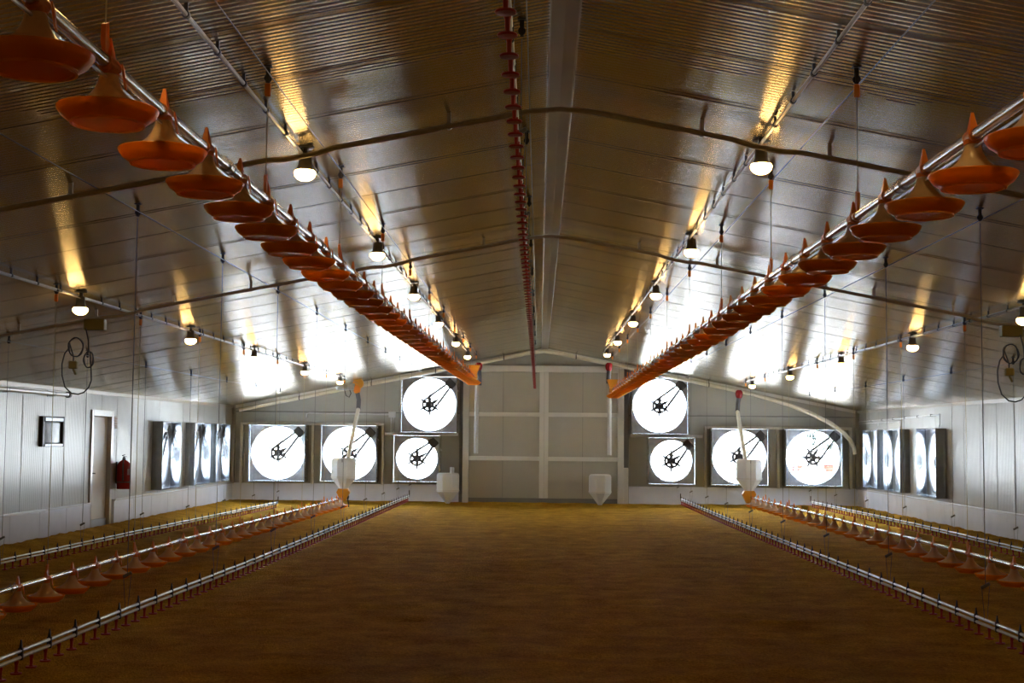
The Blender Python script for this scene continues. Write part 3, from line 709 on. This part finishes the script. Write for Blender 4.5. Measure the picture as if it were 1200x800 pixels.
def droptube(lab, top, hose, tubep, cap, tube_m, motor=False):
    t = thing('feed_drop_tube', lab, 'pipe', top, group='drop tubes from the supply pipe')
    o = Vector(top)
    mb = MB(); mb.lathe([(.0001,.10),(.05,.10),(.085,.06),(.092,.0),(.078,-.06),(.055,-.10),(.0001,-.10)], n=16); mb.build('outlet', M[cap], t)
    mb = MB(); mb.tube([o*0 + (Vector(p)-o) for p in hose], .055, 12); mb.build('hose', M['hose'], t)
    mb = MB(); mb.tube([Vector(p)-o for p in tubep], .048, 12); mb.build('tube', M[tube_m], t)
    if motor:
        mb = MB(); mb.lathe([(.0001,-.14),(.07,-.14),(.085,-.12),(.085,.10),(.06,.14),(.0001,.14)], (-.36,0,.06), 14, 'x')
        mb.bbox(-.22, -.05, -.07, .07, -.02, .14, b=.015); mb.build('motor', M['galv'], t)
        mb = MB(); mb.lathe([(.0001,-.05),(.13,-.05),(.14,.0),(.12,.05),(.0001,.05)], (.03,0,.14), 16, 'y'); mb.build('gearbox', M['yellow'], t)
        mb = MB(); mb.tube([(-.30,-.05,-.02),(-.26,-.06,-.16),(-.18,-.06,-.2),(-.14,-.05,-.1),(-.18,-.04,.0)], .012, 6); mb.build('flex', M['black'], t)
    return t
droptube('drop tube with orange outlet and motor, feeding the hanging left hopper', (-4.48, 33.4, 2.86), [(-4.47,33.4,2.78),(-4.43,33.4,2.6),(-4.44,33.4,2.36)], [(-4.44,33.4,2.38),(-4.40,31.45,1.20)], 'clip', 'cream', True)
droptube('drop tube with red outlet feeding the hanging right hopper', (4.86, 33.4, 2.82), [(4.86,33.4,2.74),(4.83,33.4,2.6),(4.82,33.4,2.38)], [(4.82,33.4,2.40),(4.62,30.8,1.27)], 'redpaint', 'cream')
droptube('loose drop tube with red outlet before the left door leaf', (-1.50, 33.4, 3.44), [(-1.49,33.4,3.36),(-1.475,33.4,3.2),(-1.475,33.4,2.98)], [(-1.53,33.4,3.0),(-1.54,33.4,1.32)], 'redpaint', 'pvc')
droptube('loose drop tube with red outlet before the right door leaf', (1.69, 33.4, 3.46), [(1.69,33.4,3.38),(1.68,33.4,3.2),(1.68,33.4,3.05)], [(1.70,33.4,3.06),(1.71,33.4,1.31)], 'redpaint', 'pvc')

# conduits on the far and right walls
t = thing('wall_conduit', 'grey conduit running to the small fan left of the double door', 'conduit', (-5.9, YF-.03, 2.27), group='conduits on the walls')
mb = MB(); mb.tube([(0,0,-.10),(0,0,0),(.06,0,.02),(2.12,0,.0)], .022, 8); mb.tube([(2.15,0,-.03),(2.15,0,-.44)], .018, 8); mb.tube([(2.21,0,-.03),(2.21,0,-.44)], .018, 8); mb.build('pipe', M['pvc'], t)
mb = MB(); mb.bbox(2.08, 2.26, -.05, .028, -.08, .07, b=.01); mb.build('junction_box', M['pvc'], t, ang=30)
t = thing('wall_conduit', 'thin grey conduit running above the fans on the right wall', 'conduit', (XR-.03, 27.5, 2.2), group='conduits on the walls')
mb = MB(); mb.tube([(0,0,.05),(0,6.9,-.02)], .016, 8); mb.tube([(0,3.0,-.05),(0,6.9,-.07)], .012, 8)
for y, z in ((.0, -.27), (3.0, -.27), (5.0, -.27)): mb.tube([(0, y, .02 if y == 0 else -.05), (-.005, y-.03, z*.5), (-.01, y+.12, z)], .010, 6)
mb.build('pipe', M['pvc'], t)
mb = MB()
for y in (.6, 1.6, 2.6, 3.6, 4.6, 5.6): mb.box(-.02, .028, y-.012, y+.012, .03-.01*y*1.05/1, .075-.01*y*1.05)
mb.build('clips', M['darkmetal'], t, smooth=False)
t = thing('wall_conduit', 'dark vertical conduit beside the left edge of double door', 'conduit', (-1.965, YF-.09, 0), group='conduits on the walls')
mb = MB(); mb.tube([(0,0,0),(0,0,3.3)], .016, 8); mb.build('pipe', M['grey'], t)
mb = MB(); mb.bbox(-.03, .03, -.03, .028, 1.4, 1.5, b=.006); mb.build('junction_box', M['grey'], t, ang=30)

# ------------------------------------------------------------------ things on the left wall
t = thing('tube_heater', 'long grey tube on brackets high on the left wall', 'tube', (XL+.11, 18.5, 2.34))
mb = MB(); mb.tube([(0,-6,0),(0,3.66,0)], .032, 14); mb.build('pipe', M['alu'], t)
mb = MB(); mb.lathe([(.0001,.04),(.045,.04),(.05,.02),(.05,-.06),(.033,-.06)], (0,3.66,0), 14, 'y'); mb.build('end_cap', M['darkmetal'], t)
br = None
for y in (-4, -1, 1.1, 3.0):
    if br is None:
        mb = MB(); mb.box(-.108, -.09, -.03, .03, -.05, .05); mb.box(-.10, .0, -.008, .008, -.044, -.033); mb.lathe([(.033,-.015),(.038,-.015),(.038,.015),(.033,.015)], (0,0,0), 14, 'y', close=True); br = mb.build('bracket', M['galv'], t, ang=30, loc=(0, y, 0))
    else: put(br, 'bracket', t, (0, y, 0))
t = thing('air_inlet_box', 'black framed box with smoky cover on the left wall before the door', 'box', (XL, 21.68, 1.74))
mb = MB()
for a in ((-.50,-.42,-.24,.24), (.42,.50,-.24,.24), (-.42,.42,-.24,-.19), (-.42,.42,.15,.24)): mb.bbox(-.01, .06, a[0], a[1], a[2], a[3], b=.008)
mb.bbox(-.01, .02, -.42, .42, -.19, .15, b=.003); mb.build('frame', M['black'], t, ang=30)
mb = MB(); vs = []; n = 10
for i in range(n+1):
    a = PI*i/n; vs += [(.02 + .035*math.sin(a), -.36*math.cos(a), -.17), (.02 + .035*math.sin(a), -.36*math.cos(a), .13)]
mb.add(vs, [(2*i, 2*i+1, 2*i+3, 2*i+2) for i in range(n)]); mb.build('cover', M['glass'], t)
mb = MB(); mb.bbox(.058, .068, -.40, .40, .165, .215, b=.004); mb.bbox(.058, .068, -.40, .40, -.235, -.20, b=.004); mb.build('latch_strip', M['galv'], t, ang=30)
t = thing('fire_extinguisher', 'dark red fire extinguisher hung on the left wall beside the door', 'fire extinguisher', (XL+.14, 25.15, .70))
mb = MB(); mb.lathe([(.0001,.0),(.115,.0),(.122,.012),(.122,.42),(.115,.46),(.085,.50),(.045,.525),(.04,.535),(.0001,.536)], n=24); mb.build('cylinder', M['redpaint'], t)
mb = MB(); vs = []
[vs.extend([(.1236*math.cos(a), .1236*math.sin(a), .26), (.1236*math.cos(a), .1236*math.sin(a), .37)]) for a in (-.75 + 1.0*i/10 for i in range(11))]; mb.add(vs, [(2*i, 2*i+2, 2*i+3, 2*i+1) for i in range(10)]); mb.build('label_patch', M['tagred'], t)
mb = MB(); mb.lathe([(.030,.53),(.030,.57),(.018,.575),(.018,.60),(.0001,.60)], n=12); mb.box(-.012,.012,-.02,.12,.585,.60); mb.box(-.010,.010,-.02,.11,.615,.628, m=Matrix.Rotation(.12,4,'X')); mb.build('valve', M['black'], t, ang=30)
mb = MB(); mb.tube([(0,-.02,.575),(.02,-.10,.57),(.03,-.15,.50),(.03,-.15,.30),(.03,-.145,.16)], [.011,.011,.011,.011,.016], 8); mb.build('hose', M['black'], t)
mb = MB(); mb.box(-.14,-.118,-.03,.03,.10,.50); mb.lathe([(.1225,.12),(.1245,.12),(.1245,.14),(.1225,.14)], n=24, close=True); mb.build('bracket', M['darkmetal'], t, ang=30)
t = thing('wall_sign', 'small faded paper notice beside the top of the side door', 'sign', (XL+.004, 25.02, 1.92))
mb = MB(); mb.box(-.003, .003, -.11, .11, -.11, .11); mb.build('sheet', M['paper'], t, smooth=False)
mb = MB()
for k in range(4): mb.box(.0025, .0045, -.085, .085-.04*(k % 2), .065-k*.045, .080-k*.045)
mb.build('print', M['inkred'], t, smooth=False)

# ------------------------------------------------------------------ outside, seen through the openings
mb = MB(); mb.add([(-150,-40,-.36),(150,-40,-.36),(150,260,-.36),(-150,260,-.36)], [(0,1,2,3)]); struct(mb.build('ground', M['yard'], smooth=False))
def crate(lab, loc, rz, sx):
    t = thing('crate', lab, 'crate', loc, rz, 'red crates in the yard')
    mb = MB(); mb.bbox(-.4*sx, .4*sx, -.3, .3, 0, .06, b=.01)
    for a in ((-.4*sx,-.36*sx,-.3,.3),(.36*sx,.4*sx,-.3,.3),(-.36*sx,.36*sx,-.3,-.26),(-.36*sx,.36*sx,.26,.3)): mb.bbox(a[0], a[1], a[2], a[3], .06, .5, b=.01)
    mb.bbox(-.43*sx, .43*sx, -.33, -.3, .44, .5, b=.008); mb.build('body', M['crate'], t, ang=30)
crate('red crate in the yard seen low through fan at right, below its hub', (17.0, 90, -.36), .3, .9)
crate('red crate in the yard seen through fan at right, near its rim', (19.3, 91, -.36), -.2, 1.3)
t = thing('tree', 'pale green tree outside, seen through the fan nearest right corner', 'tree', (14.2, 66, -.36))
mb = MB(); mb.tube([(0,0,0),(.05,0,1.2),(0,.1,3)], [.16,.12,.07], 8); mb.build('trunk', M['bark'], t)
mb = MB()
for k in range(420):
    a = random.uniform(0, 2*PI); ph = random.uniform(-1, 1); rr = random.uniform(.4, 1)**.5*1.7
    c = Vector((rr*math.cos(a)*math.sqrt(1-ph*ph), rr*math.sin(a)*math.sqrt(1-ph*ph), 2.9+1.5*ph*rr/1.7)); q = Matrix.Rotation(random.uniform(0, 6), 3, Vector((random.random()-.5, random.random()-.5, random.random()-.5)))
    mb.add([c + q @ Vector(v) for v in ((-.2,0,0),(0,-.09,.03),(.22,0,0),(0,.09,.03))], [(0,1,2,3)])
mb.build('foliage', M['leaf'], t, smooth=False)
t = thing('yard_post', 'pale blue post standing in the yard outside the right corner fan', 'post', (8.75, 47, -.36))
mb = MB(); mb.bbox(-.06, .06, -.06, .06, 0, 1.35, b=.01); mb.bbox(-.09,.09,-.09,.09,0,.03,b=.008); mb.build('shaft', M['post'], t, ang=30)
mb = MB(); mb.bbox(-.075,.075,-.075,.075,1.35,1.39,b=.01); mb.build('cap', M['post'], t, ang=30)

# ------------------------------------------------------------------ sky, portals at the fan openings, camera
w = bpy.data.worlds.new('World'); scn.world = w; w.use_nodes = True
SKY = 18.0
w.node_tree.nodes['Background'].inputs[0].default_value = (.74,.87,1,1); w.node_tree.nodes['Background'].inputs[1].default_value = SKY
sun = bpy.data.lights.new('Sun', 'SUN'); sun.energy = 380; sun.angle = math.radians(.53); sun.color = (.90, .95, 1)
so = bpy.data.objects.new('Sun', sun); COL.objects.link(so); so.location = (0, -40, 60); so.rotation_euler = (math.radians(36), 0, 0)
def portal(loc, rot, s):
    l = bpy.data.lights.new('opening', 'AREA'); l.shape = 'SQUARE'; l.size = s; l.cycles.is_portal = True
    o = bpy.data.objects.new('opening', l); COL.objects.link(o); o.location = loc; o.rotation_euler = rot
for y in FAN_L: portal((XL-.16, y, FZ), (0, -PI/2, 0), S_SIDE)
for y in FAN_R: portal((XR+.16, y, FZ), (0, PI/2, 0), S_SIDE)
for x, z in END_BIG: portal((x, YF+.16, z), (-PI/2, 0, 0), S_BIG)
for x, z in END_SMALL: portal((x, YF+.16, z), (-PI/2, 0, 0), S_SMALL)

cam = bpy.data.cameras.new('Camera'); cam.sensor_width = 36; cam.lens = 48; cam.clip_end = 500
co = bpy.data.objects.new('Camera', cam); COL.objects.link(co); scn.camera = co
a = Vector((32, -113, -1600)).normalized(); zz = Vector((.0094, 1, 0)); zz.z = -(zz.x*a.x + zz.y*a.y)/a.z; zz.normalize()
xx = a.cross(zz)
R3 = Matrix((xx, a, zz))
co.matrix_world = Matrix.Translation((0, 0, 1.71)) @ R3.to_4x4()

scn.view_settings.view_transform = 'Standard'; scn.view_settings.look = 'None'; scn.view_settings.gamma = 1; scn.view_settings.use_curve_mapping = False
scn.view_settings.exposure = 0.0
cy = scn.cycles
cy.use_denoising = True; cy.max_bounces = 10; cy.diffuse_bounces = 6; cy.glossy_bounces = 5; cy.transmission_bounces = 6; cy.caustics_reflective = True; cy.sample_clamp_indirect = 40
